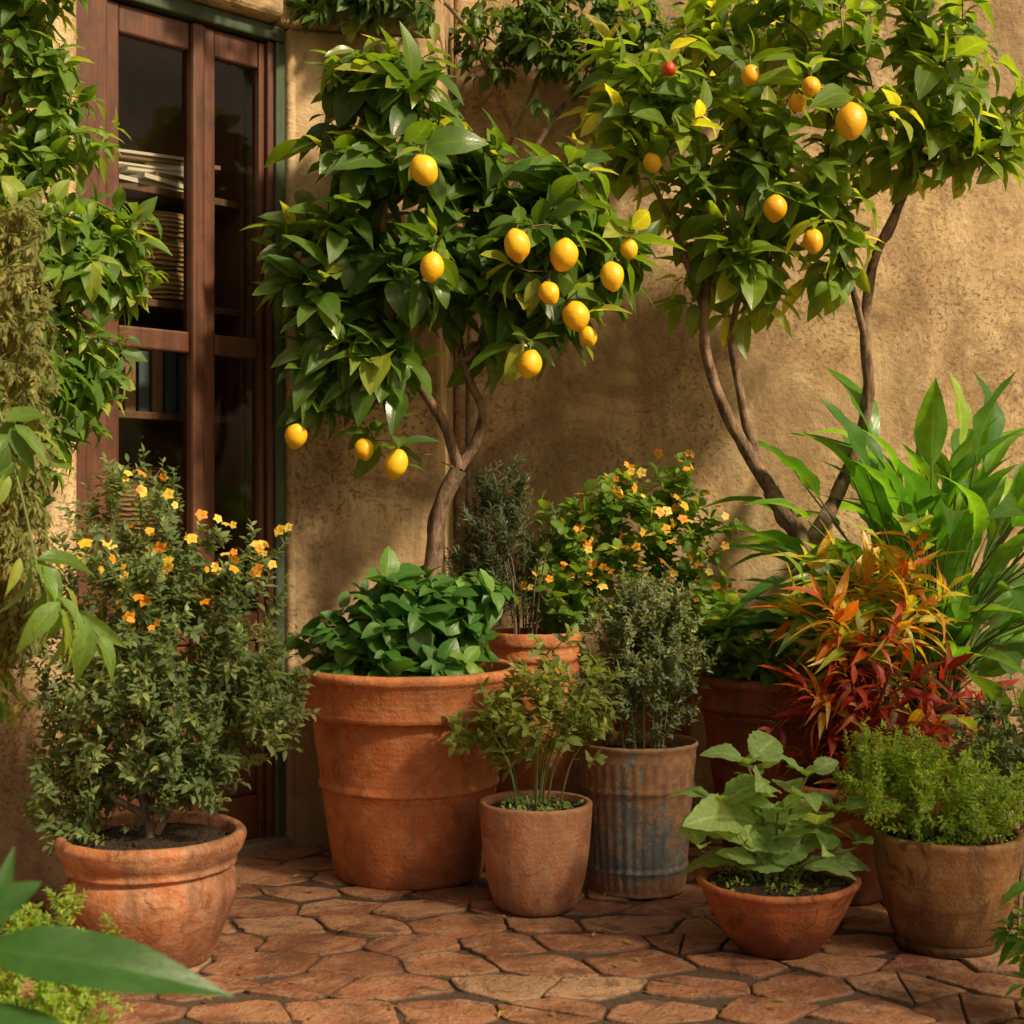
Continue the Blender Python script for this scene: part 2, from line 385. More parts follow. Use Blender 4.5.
PL=plaster(); WOOD=wood('door_wood',(.075,.025,.012),(.155,.056,.027),.42); GREEN=wood('green_frame_paint',(.045,.07,.04),(.08,.11,.06),.5)
TILE=tilemat(); SOIL=soilmat(); GALV=galv()
T_big=terramat('terracotta_warm',(.57,.19,.062),(.43,.125,.038),(.62,.32,.16),.5,.62)
T_left=terramat('terracotta_dusty',(.50,.19,.08),(.34,.115,.047),(.60,.37,.23),.7,.95)
T_small=terramat('terracotta_pink',(.53,.23,.115),(.41,.16,.075),(.58,.36,.23),.65,.62)
T_bowl=terramat('terracotta_red',(.50,.15,.05),(.32,.08,.028),(.52,.28,.15),.5,1.)
T_dark=terramat('terracotta_dark',(.40,.12,.043),(.25,.066,.025),(.42,.2,.11),.35,.7)
T_ochre=terramat('ochre_glazed_clay',(.37,.185,.065),(.20,.09,.035),(.46,.29,.14),.55,1.,.25)
BARK=barkmat('citrus_bark',(.08,.046,.03),(.28,.18,.115)); BARK2=barkmat('shrub_bark',(.09,.06,.04),(.26,.18,.12)); STEM=flat('green_stem',(.14,.18,.045),.6)
REDSTEM=flat('red_stem',(.16,.05,.03),.6)
L_cit=leafmat('citrus_leaf',(.04,.10,.02),(.125,.235,.03),(.38,.42,.06),.34,.46,.4,.6)
L_cit2=leafmat('citrus_leaf_bright',(.065,.14,.024),(.20,.32,.038),(.50,.52,.08),.36,.50,.4,.55)
L_basil=leafmat('basil_leaf',(.03,.105,.022),(.085,.22,.034),(.20,.35,.055),.42,.38,.3,.5,7)
L_bush=leafmat('shrub_leaf',(.08,.13,.055),(.16,.23,.085),(.30,.36,.13),.5,.40,.1,.35,small=True)
L_sage=leafmat('olive_leaf',(.12,.17,.05),(.25,.32,.08),(.43,.47,.14),.5,.40,.2,.35,small=True)
L_thyme=leafmat('thyme_leaf',(.10,.135,.075),(.19,.24,.125),(.34,.39,.23),.6,.34,.1,.3,small=True)
L_rose=leafmat('rosemary_leaf',(.045,.07,.04),(.10,.14,.07),(.16,.20,.10),.55,.25,.1,.3,small=True)
L_nast=leafmat('flowering_shrub_leaf',(.07,.16,.022),(.19,.33,.045),(.38,.47,.08),.45,.44,.2,.4,6)
L_spath=leafmat('tropical_leaf',(.045,.16,.024),(.14,.34,.038),(.30,.49,.06),.38,.48,.35,.5,12)
L_mint=leafmat('mint_leaf',(.19,.33,.11),(.33,.50,.17),(.45,.60,.22),.6,.38,.5,.3,7)
L_fern=leafmat('feathery_leaf',(.12,.23,.03),(.28,.41,.06),(.43,.52,.10),.5,.45,.1,.3,small=True)
CRS=[(0,(.04,.09,.015)),(.2,(.12,.04,.014)),(.45,(.24,.02,.02)),(.68,(.40,.045,.022)),(.84,(.46,.28,.04)),(1,(.24,.32,.04))]
L_cr1=leafmat('croton_red_leaf',(.10,.012,.012),(.30,.04,.02),(.10,.10,.02),.36,.36,.5,.5,9,CRS)
CRS2=[(0,(.24,.02,.018)),(.2,(.44,.06,.022)),(.38,(.58,.20,.03)),(.55,(.66,.46,.05)),(.75,(.46,.50,.06)),(1,(.16,.30,.035))]
L_cr2=leafmat('croton_orange_leaf',(.38,.09,.015),(.55,.24,.03),(.25,.30,.04),.36,.36,.4,.5,9,CRS2)
L_vine=leafmat('vine_leaf',(.06,.14,.026),(.17,.30,.045),(.38,.44,.08),.42,.46,.3,.5,7)
L_olive=leafmat('hanging_moss_leaf',(.11,.125,.04),(.23,.24,.08),(.36,.35,.13),.6,.40,.1,.25,small=True)
L_dark=leafmat('dark_climber_leaf',(.035,.075,.02),(.09,.17,.032),(.2,.27,.055),.45,.38,.2,.4,small=True)
L_dry=leafmat('dry_leaf',(.22,.14,.03),(.35,.26,.06),(.16,.08,.03),.6,.2,.3,.3,small=True)
F_or=petalmat('orange_petal',(.90,.33,.02),(.92,.52,.05)); F_ye=petalmat('yellow_petal',(.92,.60,.04),(.95,.75,.18))

# ---------------------------------------------------------------- ground + tiles
mesh_py('ground',[(-60,-60,-.006),(60,-60,-.006),(60,60,-.006),(-60,60,-.006)],[(0,1,2,3)],groutmat())
def build_tiles():
    R=.100; V=[];F=[];A=[]; ex=1.22; dx=math.sqrt(3)*R*ex; dy=1.5*R
    def jv(x,y):
        k=(round(x*300),round(y*300)); h=random.Random(k[0]*7919+k[1]*104729)
        return (x+h.uniform(-.038,.038),y+h.uniform(-.024,.024))
    rows=int(5.0/dy); cols=int(6.4/dx); rnd=random.Random(3)
    for r in range(rows):
        for c in range(cols):
            cx=-3.2+c*dx+(dx/2 if r%2 else 0); cy=.6+r*dy
            hexp=[]
            for k in range(6):
                a=math.radians(30+60*k); hexp.append(jv(cx+R*ex*math.cos(a),cy+R*math.sin(a)*.92))
            q=rnd.random()
            if q<.16: k=rnd.choice([0,1,2]); polys=[[hexp[(k+i)%6] for i in range(4)],[hexp[(k+3+i)%6] for i in range(4)]]
            else: polys=[hexp]
            for pts in polys:
                m_=len(pts); mx=sum(p[0] for p in pts)/m_; my=sum(p[1] for p in pts)/m_
                out=[]
                for k in range(m_):
                    p,q=pts[k],pts[(k+1)%m_]
                    for s in range(6):
                        t=s/6; x=p[0]+(q[0]-p[0])*t; y=p[1]+(q[1]-p[1])*t
                        g=.0018+rnd.uniform(0,.003)+(.012*rnd.random() if rnd.random()<.10 else 0)
                        if s==0: g+=rnd.uniform(0,.008)
                        d=math.hypot(x-mx,y-my); f=(d-g)/d; out.append((mx+(x-mx)*f,my+(y-my)*f))
                n=len(out); z0=rnd.uniform(-.0025,.0025); tx,ty=rnd.uniform(-.018,.018),rnd.uniform(-.018,.018)
                col=rnd.random(); b=len(V)
                def ring(f,dz,e):
                    for x,y in out:
                        X=mx+(x-mx)*f; Y=my+(y-my)*f; V.append((X,Y,z0+dz+(X-mx)*tx+(Y-my)*ty+.0025*noise.noise(Vector((X*14,Y*14,1))))); A.append((col,e,0,1))
                ring(1,-.03,1); ring(1,-.0028,1); ring(.985,-.0003,.4); ring(.92,0,.0); ring(.5,0.0003,0)
                V.append((mx,my,z0)); A.append((col,0,0,1)); ce=len(V)-1
                for j in range(4):
                    for i in range(n):
                        k=(i+1)%n; F.append((b+j*n+i,b+j*n+k,b+(j+1)*n+k,b+(j+1)*n+i))
                for i in range(0,n,2): F.append((b+4*n+i,b+4*n+i+1,b+4*n+(i+2)%n,ce))
    mesh_np('terracotta_pavement',V,F,TILE,None,A)
build_tiles()

# ---------------------------------------------------------------- walls / house
A0=np.array([-.65,4.27]); tt=np.array([-.7071,-.7071]); inn=np.array([-.7071,.7071])
def L2(s,i): p=A0+tt*s+inn*i; return (float(p[0]),float(p[1]))
wall=empty('garden_wall',(1.5,4.9,0))
prism('plaster_face',[(-.20,4.9),(4.5,4.9),(4.5,5.2),(-.2,5.2)],-.02,3.3,PL,wall,.02)
house=empty('stucco_house',(-.9,4.2,0)); ZL=2.45
prism('corner_pier',[L2(.02,0),L2(0,0),(-.22,4.35),(-.202,4.899),(-.202,5.3),L2(.02,.9),L2(.02,.16)],-.02,ZL,PL,house,.03,4)
prism('upper_wall_pier',[L2(.05,.0),L2(0,0),(-.22,4.35),(-.202,4.899),(-.202,5.3),L2(.05,.9)],ZL+.003,3.3,PL,house,.02,3)
prism('side_wall',[L2(.70,0),L2(.70,.22),L2(4.2,.22),L2(4.2,0)],-.02,ZL,PL,house,.03,4)
prism('lintel',[L2(.052,-.03),L2(4.2,-.03),L2(4.2,.22),L2(.052,.22)],ZL+.005,3.3,PL,house,.03,4)
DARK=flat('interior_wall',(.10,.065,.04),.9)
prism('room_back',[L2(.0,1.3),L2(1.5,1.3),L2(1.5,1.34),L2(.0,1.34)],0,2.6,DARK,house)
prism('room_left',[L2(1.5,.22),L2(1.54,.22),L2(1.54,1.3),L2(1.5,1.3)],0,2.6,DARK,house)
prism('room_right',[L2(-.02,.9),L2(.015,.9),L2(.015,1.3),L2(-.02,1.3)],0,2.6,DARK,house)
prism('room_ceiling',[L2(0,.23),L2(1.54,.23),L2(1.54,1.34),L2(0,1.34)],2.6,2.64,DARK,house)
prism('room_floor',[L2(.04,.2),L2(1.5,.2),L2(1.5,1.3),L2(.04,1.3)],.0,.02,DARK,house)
def lb(name,s0,s1,i0,i1,z0,z1,mat,par,bv=.006): return prism(name,[L2(s0,i0),L2(s1,i0),L2(s1,i1),L2(s0,i1)],z0,z1,mat,par,bv,2)
H=ZL-.09
lb('green_frame',.021,.055,.02,.11,0,H+.045,GREEN,house)
lb('green_frame_head',.021,.699,.02,.11,H+.046,ZL+.002,GREEN,house)
lb('frame_right',.056,.078,.03,.10,0,H+.045,WOOD,house)
lb('stile_right',.079,.100,.045,.085,.03,H+.04,WOOD,house)
lb('stile_meeting_a',.252,.291,.045,.09,.03,H+.04,WOOD,house)
lb('stile_meeting_b',.2915,.335,.032,.09,.03,H+.04,WOOD,house,.01)
lb('stile_left',.560,.605,.045,.085,.03,H+.04,WOOD,house)
lb('frame_left',.606,.699,.025,.10,0,H+.045,WOOD,house)
for (a,b) in ((.1005,.2515),(.3355,.5595)):
    lb('rail_top',a,b,.048,.082,H-.04,H+.04,WOOD,house)
    lb('rail_mid',a,b,.048,.082,1.455,1.515,WOOD,house)
    lb('rail_low',a,b,.048,.082,.62,.70,WOOD,house)
    lb('rail_bottom',a,b,.048,.082,.03,.16,WOOD,house)
    lb('door_panel',a+.001,b-.001,.058,.072,.161,.619,WOOD,house)
lb('threshold',.022,.698,-.01,.16,-.01,.03,flat('stone_threshold',(.2,.15,.1)),house)
G=glass()
for (a,b) in ((.100,.252),(.335,.56)):
    for z0,z1 in ((.70,1.455),(1.515,H-.04)):
        V=[(*L2(a,.065),z0),(*L2(b,.065),z0),(*L2(b,.065),z1),(*L2(a,.065),z1)]
        mesh_py('glass_pane',V,[(0,1,2,3)],G,house)
sh=empty('bookshelf',(-1.1,4.3,0)); SW=wood('shelf_wood',(.10,.05,.028),(.17,.09,.05))
for z in (.4,.85,1.27,1.60,1.93,2.36): lb('shelf_board',.06,1.0,.20,.48,z,z+.022,SW,sh,.003)
lb('shelf_back',.06,1.0,.485,.50,.1,2.42,SW,sh); lb('shelf_side',.04,.058,.20,.48,.02,2.42,SW,sh); lb('shelf_side_b',1.002,1.02,.20,.48,.02,2.42,SW,sh)
PAP=flat('paper',(.80,.76,.66)); CL=flat('blue_cloth',(.08,.12,.16)); BR=flat('book_cover',(.30,.17,.10))
z=1.953
for k in range(8):
    h=random.uniform(.006,.016); a=random.uniform(-.05,.05); s0=.17+random.uniform(-.02,.05); s1=.44+random.uniform(-.10,.05)
    prism('paper_sheet',[L2(s0,.21+a),L2(s1,.21-a),L2(s1+a,.42),L2(s0+a,.42)],z,z+h,[PAP,PAP,BR,PAP][k%4],sh); z+=h+.001
WV=weave()
z=1.623
for k in range(3):
    c=L2(.27,.34); h=.085
    lathe('wicker_basket',smoothprof([(.02,0),(.10,.002),(.125,.03),(.13,.06),(.122,h),(.115,h),(.11,.03),(.01,.02)],4),(c[0],c[1],z),WV,sh,40,.02); z+=h+.004
for k in range(7):
    s0=.12+k*.045; prism('book',[L2(s0,.25),L2(s0+.035,.25),L2(s0+.035,.43),L2(s0,.43)],1.293,1.293+random.uniform(.16,.24),random.choice([BR,CL,BR]),sh,.003)
c=L2(.3,.34); lathe('clay_jar',smoothprof([(.02,0),(.08,.0),(.12,.08),(.11,.17),(.05,.23),(.055,.26),(.04,.25),(.01,.2)],4),(c[0],c[1],.873),WV,sh,32,.01)

# ---------------------------------------------------------------- pots
def pot(name,x,y,prof,mat,soilz,soilr,seg=80,wob=.004,flute=None):
    e=empty(name,(x,y,0))
    lathe('pot_body',prof,(x,y,0),mat,e,seg,wob,flute)
    V=[];F=[];n=28; rings=9
    for j in range(rings+1):
        r=soilr*j/rings
        for i in range(n):
            a=2*math.pi*i/n; px,py=r*math.cos(a),r*math.sin(a)
            V.append((x+px,y+py,soilz+.012*noise.noise(Vector(((px+x)*25,(py+y)*25,3)))+.008*(1-(j/rings)**2)))
    for j in range(rings):
        for i in range(n): k=(i+1)%n; F.append((j*n+i,j*n+k,(j+1)*n+k,(j+1)*n+i))
    mesh_np('soil',V,F,SOIL,e)
    f=Fol(); N=int(120*soilr/.15); r=soilr*.95*np.sqrt(rng.random(N)); a=U(0,6.28,N)
    f.add(tpl(2,3,.9,'round',.9,.4),np.stack([x+r*np.cos(a),y+r*np.sin(a),np.full(N,soilz+.008)],-1),rng.normal(size=(N,3)),np.tile([0,0,1.],(N,1))+rng.normal(size=(N,3))*.4,U(.004,.014,N))
    f.build('soil_crumbs',SOIL,e)
    return e
def classic(r,h,rb,rim,band=None,thick=.022,inner=.12):
    p=[(.001,.004),(rb-.012,.004),(rb-.003,.001),(rb,.008)]
    zc=h-rim; rc=r-.030
    f=lambda z: rb+(rc-rb)*(z/zc)**.88
    zs=list(np.linspace(.03,zc-.012,14))
    for z in zs:
        p.append((f(z),z))
        if band and abs(z-band)<(zc/26): p+= [(f(z)+.001,z+.002),(f(z)+.007,z+.006),(f(z)+.009,z+.012),(f(z)+.004,z+.018)]
    p+= [(rc-.001,zc-.004),(rc+.004,zc),(r-.010,zc+.003),(r-.004,zc+.008),(r-.003,zc+.018),(r-.003,h-.032),(r+.004,h-.027),(r+.009,h-.018),(r+.008,h-.006),(r+.001,h),(r-thick*.6,h+.001),(r-thick,h-.006),(r-thick-.004,h-inner)]
    return p
big=pot('large_terracotta_pot',-.285,3.95,classic(.30,.575,.205,.13,.235),T_big,.52,.275)
dk=pot('dark_terracotta_pot',.79,4.13,classic(.265,.535,.17,.10,.3),T_dark,.49,.24)
p_left=smoothprof([(.001,.004),(.118,.004),(.128,.002),(.135,.012),(.158,.07),(.180,.125),(.187,.16),(.182,.19),(.172,.203),(.176,.208),(.186,.213),(.185,.222),(.188,.23),(.199,.245),(.206,.262),(.208,.275),(.2,.286),(.19,.287),(.182,.28),(.176,.25),(.172,.2)],4)
lf=pot('round_terracotta_pot',-.807,3.19,p_left,T_left,.262,.18,80,.010)
p_small=smoothprof([(.001,.004),(.085,.004),(.1,.006),(.113,.03),(.127,.09),(.136,.16),(.141,.22),(.143,.25),(.144,.262),(.141,.269),(.134,.269),(.129,.262),(.127,.2)],5)
sm=pot('small_clay_pot',.060,3.60,p_small,T_small,.248,.129,80,.009)
bp=[(.001,.006),(.12,.006),(.124,.0),(.130,.0),(.131,.006),(.128,.012)]
for z in np.linspace(.016,.055,4): bp.append((.128+.027*z/.385,z))
bp+=[(.135,.06),(.136,.066),(.132,.072)]
for z in np.linspace(.078,.262,12): bp.append((.128+.027*z/.385,z))
bp+=[(.151,.268),(.153,.274),(.149,.281)]
for z in np.linspace(.287,.34,5): bp.append((.129+.027*z/.385,z))
bp+=[(.1535,.345),(.1545,.353),(.153,.36),(.156,.375),(.160,.381),(.161,.388),(.157,.392),(.153,.387),(.151,.36),(.148,.3)]
bk=pot('galvanized_bucket',.334,3.80,bp,GALV,.352,.151,180,.009,(.012,.342,.0017,34,.12))
p_bowl=smoothprof([(.001,.004),(.08,.004),(.09,.003),(.1,.012),(.13,.05),(.157,.098),(.17,.13),(.180,.148),(.187,.158),(.184,.167),(.175,.168),(.168,.158),(.155,.12)],5)
bw=pot('terracotta_bowl',.608,3.26,p_bowl,T_bowl,.148,.165,80,.018)
p_och=smoothprof([(.001,.004),(.105,.004),(.114,.003),(.118,.014),(.117,.026),(.122,.034),(.142,.10),(.158,.17),(.166,.22),(.171,.24),(.174,.255),(.170,.264),(.160,.265),(.153,.255),(.148,.2)],5)
oc=pot('ochre_clay_pot',1.005,3.29,p_och,T_ochre,.235,.152)
cp=pot('croton_pot',.865,3.72,classic(.165,.30,.115,.06),T_dark,.27,.145)
rp=pot('ribbed_terracotta_pot',.07,4.32,smoothprof([(.001,.004),(.09,.004),(.1,.02),(.125,.3),(.132,.45),(.128,.5),(.134,.52),(.130,.545),(.137,.56),(.132,.59),(.140,.605),(.137,.635),(.128,.637),(.122,.62),(.12,.5)],4),T_big,.6,.122)
np_=pot('tall_terracotta_pot',.44,4.42,classic(.16,.60,.11,.08),T_dark,.56,.135)
tp_=pot('planter_pot',1.25,4.25,classic(.20,.42,.15,.09),T_dark,.38,.175)

# ---------------------------------------------------------------- plant builder
def plant(name,loc,limbs,att,leaf,mat,woodmat,rt=.0013,ex=.5,maxr=.02,step=.07,jit=.01,sag=0,k=5,pen=.6,kfrom=0,seg=12,e=None,rough=.1):
    e=e or empty(name,loc); P0=[];par=[];st=[]
    for pts,r0,r1 in limbs:
        C=catmull(pts,7); R=np.linspace(r0,r1,len(C)); sweep(C,R,seg,rough,st)
        b=len(P0)
        for i,c in enumerate(C): P0.append(c); par.append(b+i-1 if i else -1)
    P,pr,tips=grow(P0,par,att,step,jit,sag,pen,kfrom)
    R=radii(P,pr,rt,ex,maxr); n0=len(P0)
    pr2=[pr[i] if i>=n0 else -1 for i in range(len(P))]
    st.append(segs(P,pr2,R,k))
    V,F=merge(st); mesh_np('branches',V,F,woodmat,e)
    fol=Fol(); clusters(fol,P,pr,tips,n0=n0,**leaf)
    fol.build('leaves',mat,e)
    return e,P,pr,tips
def stemlimbs(x,y,z,n,rad,h,r=.004,spread=.5):
    out=[]
    for i in range(n):
        a=2*math.pi*i/n+random.uniform(-.4,.4); q=rad*random.uniform(.1,1)
        p0=(x+q*math.cos(a),y+q*math.sin(a),z-.02)
        p1=(x+(q+h*spread*.25)*math.cos(a),y+(q+h*spread*.25)*math.sin(a),z+h*.5)
        p2=(x+(q+h*spread*.7)*math.cos(a),y+(q+h*spread*.7)*math.sin(a),z+h*random.uniform(.8,1.05))
        out.append(([p0,p1,p2],r,r*.6))
    return out
CIT=[tpl(6,5,.50,'ovate',.30,.28,.016),tpl(6,5,.46,'ovate',.45,.10,.026),tpl(6,5,.54,'ovate',.2,.55,.02),tpl(6,5,.42,'lance',.35,.35,.014)]
def fruit_mesh(fruits,name,mat,parent,lemon=True):
    V=[];F=[];o=0
    for (x,y,z,r) in fruits:
        seg,rg=22,16; ax=nrmz(np.array([random.uniform(-.45,.45),random.uniform(-.35,.3),-1.])); q=nrmz(np.cross(ax,[0,1,.1])); w=np.cross(ax,q)
        lng=random.uniform(1.02,1.28) if lemon else 1.0; sd=random.uniform(0,9)
        for j in range(rg+1):
            th=math.pi*j/rg; c=-math.cos(th); s=math.sin(th)
            rr=r*s; zz=c*r*lng
            if lemon and j>=rg-2: zz+=r*.12*(j-rg+3)/3; 
            if lemon and j<=1: zz-=r*.04
            for i in range(seg):
                a=2*math.pi*i/seg; b=1+.07*noise.noise(Vector((math.cos(a)*s*1.3+sd,math.sin(a)*s*1.3,c*1.3)))
                V.append(np.array([x,y,z])+ax*zz*b+(q*math.cos(a)+w*math.sin(a))*max(rr,.0006)*b)
        for j in range(rg):
            for i in range(seg): k=(i+1)%seg; F.append((o+j*seg+i,o+j*seg+k,o+(j+1)*seg+k,o+(j+1)*seg+i))
        o=len(V)
    mesh_np(name,V,F,mat,parent)
def fruit_stems(fruits,P,parent):
    st=[]
    for (x,y,z,r) in fruits:
        top=np.array([x,y,z+r*1.05]); d=np.linalg.norm(P-(top+np.array([0,.02,.03])),axis=1)+ (P[:,2]<z)*.5; n=P[int(np.argmin(d))]
        mid=(top+n)/2+np.array([0,0,.01]); C=catmull([n,mid,top],5); sweep(C,np.linspace(.0024,.002,len(C)),5,0,st)
    V,F=merge(st); mesh_np('fruit_stems',V,F,STEM,parent)
LEM=lemonmat('lemon_skin',(.90,.47,.012),(.88,.56,.022),(.66,.58,.06)); ORG=lemonmat('orange_skin',(.90,.40,.012),(.88,.48,.02),(.6,.45,.03)); REDF=lemonmat('red_fruit_skin',(.62,.03,.015),(.7,.06,.02),(.6,.15,.03))
def fatt(fr): return np.array([(x+.005,y+.03,z+r+.035) for x,y,z,r in fr])
# --- lemon tree 1
def f1(px,py,r,y): k=y/1422.; return ((px-512)*k,y,1-(py-512)*k,r*k)
fr1=[f1(*a) for a in ((424,170,14,3.66),(432,267,12,3.68),(517,245,13,3.70),(564,255,14,3.74),(549,293,10.5,3.74),(576,316,13.5,3.74),(588,336,9,3.8),(530,364,12,3.74),(612,276,12,3.80),(629,249,9,3.88),(396,464,12,3.80),(364,449,10,3.87),(296,436,11,3.88))]
tr=empty('lemon_tree',(-.225,3.98,.5))
y0=3.98
limbs=[([(-.222,y0,.48),(-.232,y0,.66),(-.222,y0,.82),(-.203,y0,1.0),(-.150,y0-.01,1.12)],.029,.023),
 ([(-.150,y0-.01,1.12),(-.188,y0-.03,1.245),(-.285,y0-.06,1.40),(-.33,y0-.05,1.51),(-.36,y0-.02,1.75),(-.34,y0,1.98)],.016,.007),
 ([(-.150,y0-.01,1.12),(-.10,y0+.02,1.20),(-.083,y0+.03,1.287),(-.118,y0+.04,1.37),(-.15,y0+.05,1.50),(-.11,y0+.05,1.70),(-.05,y0,1.85)],.016,.007),
 ([(-.32,y0-.05,1.47),(-.42,y0-.03,1.52),(-.5,y0,1.58)],.009,.006),
 ([(-.13,y0+.04,1.43),(.0,y0-.02,1.56),(.10,y0-.05,1.68)],.010,.006),
 ([(-.38,y0-.03,1.50),(-.47,y0-.05,1.47),(-.52,y0-.06,1.38)],.006,.004)]
att=np.concatenate([ell([(-.33,y0,2.08,.25,.2,.21,34),(-.31,y0,1.84,.33,.26,.24,46),(-.48,y0-.02,1.64,.21,.2,.18,28),(-.48,y0-.05,1.38,.15,.13,.13,17),(-.36,y0-.12,1.42,.12,.08,.09,9),(.07,y0-.02,1.74,.30,.22,.17,30),(.05,y0-.03,1.54,.16,.15,.12,11),(-.22,y0-.04,1.64,.22,.2,.11,14),(-.03,y0,1.97,.19,.18,.16,16),(.15,y0,1.96,.13,.14,.10,8),(.27,y0,1.73,.13,.12,.09,8),(-.38,y0,2.25,.13,.1,.07,7)]),fatt(fr1)])
e,P,pr,tips=plant('',None,limbs,att,dict(tps=CIT,n=8,L=.11,size=.124,a0=90,a1=35,up=.2,out=.5,droop=.45,center=(-.22,4.05,1.65),inner=.07,lo=1.5,avoid=fr1,svar=.45),L_cit,BARK,rt=.0017,e=tr,kfrom=40,jit=.012)
fruit_mesh(fr1,'lemons',LEM,tr); fruit_stems(fr1,P,tr)
# --- lemon tree 2
fr2=[f1(*a) for a in ((851,121,15,3.9),(750,75,9,3.95),(811,87,9.5,3.95),(797,103,8.5,4.0),(652,163,9,4.0),(775,208,12,3.93),(813,241,10,3.98))]; frr=[f1(669,69,7,3.95)]
tr2=empty('lemon_tree',(.80,4.18,.48)); y0=4.2
limbs=[([(.80,y0-.05,.46),(.84,y0-.04,.7),(.853,y0-.02,.90),(.80,y0,1.0),(.762,y0,1.065)],.032,.025),
 ([(.762,y0,1.065),(.673,y0-.02,1.213),(.600,y0-.03,1.36),(.564,y0-.03,1.52),(.58,y0,1.75),(.56,y0,2.0),(.5,y0,2.2)],.021,.008),
 ([(.762,y0,1.065),(.715,y0+.05,1.22),(.680,y0+.06,1.38),(.659,y0+.05,1.55),(.72,y0+.03,1.8),(.78,y0,2.1)],.017,.007),
 ([(.855,y0-.02,.88),(.97,y0+.08,1.03),(1.05,y0+.12,1.2),(1.083,y0+.12,1.36),(1.068,y0+.1,1.56),(1.09,y0+.08,1.76),(1.17,y0+.05,1.95),(1.24,y0,2.2),(1.3,y0,2.4)],.023,.009),
 ([(1.075,y0+.11,1.50),(1.02,y0+.05,1.66),(.96,y0,1.82),(.93,y0,2.02),(.95,y0,2.3)],.011,.006),
 ([(1.10,y0+.08,1.80),(1.16,y0+.15,1.86),(1.22,y0+.15,2.0),(1.35,y0+.1,2.15)],.012,.006),
 ([(.568,y0,1.6),(.45,y0,1.9),(.35,y0,2.1)],.011,.006)]
att=np.concatenate([ell([(.30,y0,2.20,.17,.18,.2,17),(.55,y0,2.15,.27,.25,.26,38),(.64,y0-.02,1.76,.20,.18,.20,25),(.93,y0-.03,1.76,.13,.12,.13,10),(.86,y0,2.07,.28,.24,.26,34),(1.14,y0,2.25,.27,.26,.27,32),(1.36,y0,2.20,.18,.2,.24,20),(1.0,y0,2.5,.4,.26,.2,30),(.6,y0,2.52,.3,.2,.15,14),(1.45,y0,2.10,.1,.1,.12,7)]),fatt(fr2+frr)])
e,P,pr,tips=plant('',None,limbs,att,dict(tps=CIT,n=8,L=.11,size=.118,a0=90,a1=35,up=.35,out=.4,droop=.3,center=(.85,4.25,1.95),inner=.07,lo=1.6,avoid=fr2+frr,svar=.45),L_cit2,BARK,rt=.0017,e=tr2,kfrom=46,jit=.012)
fruit_mesh(fr2,'lemons',ORG,tr2); fruit_mesh(frr,'red_fruit',REDF,tr2,False); fruit_stems(fr2+frr,P,tr2)

# --- basil
BAS=[tpl(6,5,.66,'ovate',.35,.35,.03),tpl(6,5,.60,'ovate',.2,.15,.035),tpl(6,5,.70,'ovate',-.3,.45,.03)]
x,y,z=-.285,3.95,.52
plant('basil_plant',(x,y,z),stemlimbs(x,y,z,9,.16,.18,.004),ell([(x-.01,y-.03,z+.11,.30,.25,.16,100),(x+.03,y-.05,z+.22,.23,.18,.12,38)],.3),dict(tps=BAS,n=8,L=.05,size=.082,a0=95,a1=45,up=.7,out=.4,droop=.25,svar=.5),L_basil,STEM,rt=.001,step=.05)
# --- left flowering shrub
SML=[tpl(3,3,.46,'ovate',.3,.3),tpl(3,3,.38,'lance',.4,.1),tpl(3,3,.52,'ovate',.2,.4)]
x,y,z=-.807,3.19,.262
lm=[([(x,y,z-.03),(x-.01,y,z+.05),(x-.03,y,z+.12),(x-.08,y,z+.25),(x-.1,y,z+.45)],.014,.005),
    ([(x+.01,y,z+.02),(x+.06,y-.02,z+.10),(x+.13,y-.02,z+.17),(x+.18,y,z+.3)],.010,.004),
    ([(x-.01,y+.01,z+.04),(x,y+.03,z+.2),(x+.02,y+.02,z+.45),(x-.02,y,z+.65)],.010,.004),
    ([(x-.02,y,z+.06),(x-.1,y-.04,z+.13),(x-.18,y-.03,z+.28)],.009,.004)]
att=ell([(x-.02,y,z+.36,.29,.25,.23,400),(x+.22,y,z+.34,.15,.16,.20,160),(x-.17,y,z+.14,.14,.15,.16,140),(x+.08,y-.03,z+.17,.16,.13,.08,100),(x-.04,y,z+.60,.23,.18,.18,170),(x-.05,y+.02,z+.80,.18,.1,.12,36),(x+.16,y,z+.58,.17,.12,.15,60)],.1)
sb,P,pr,tips=plant('flowering_shrub',(x,y,z),lm,att,dict(tps=SML,n=14,L=.085,size=.025,a0=75,a1=30,up=.4,out=.4,droop=.08,inner=.25,svar=.4),L_bush,BARK2,rt=.0007,step=.05,jit=.008,k=4)
tz=P[np.array(tips)]; PET=tpl(3,3,.8,'round',.3,.3)
sel=tz[(tz[:,2]>.80)&(tz[:,1]<3.25)]; sel=sel[rng.permutation(len(sel))[:30]]
f=Fol(); flowers(f,np.concatenate([sel+np.array([.01,-.03,.03]),sel[:20]+rng.normal(size=(min(20,len(sel)),3))*.016+np.array([.02,-.04,.02])]),.015,5,PET); f.build('flowers',F_ye,sb)
f=Fol(); s2=tz[(tz[:,2]>.72)&(tz[:,0]>-.88)&(tz[:,1]<3.22)]; s2=s2[rng.permutation(len(s2))[:28]]; flowers(f,s2+np.array([.01,-.04,.03]),.014,5,PET); f.build('orange_flowers',F_or,sb)
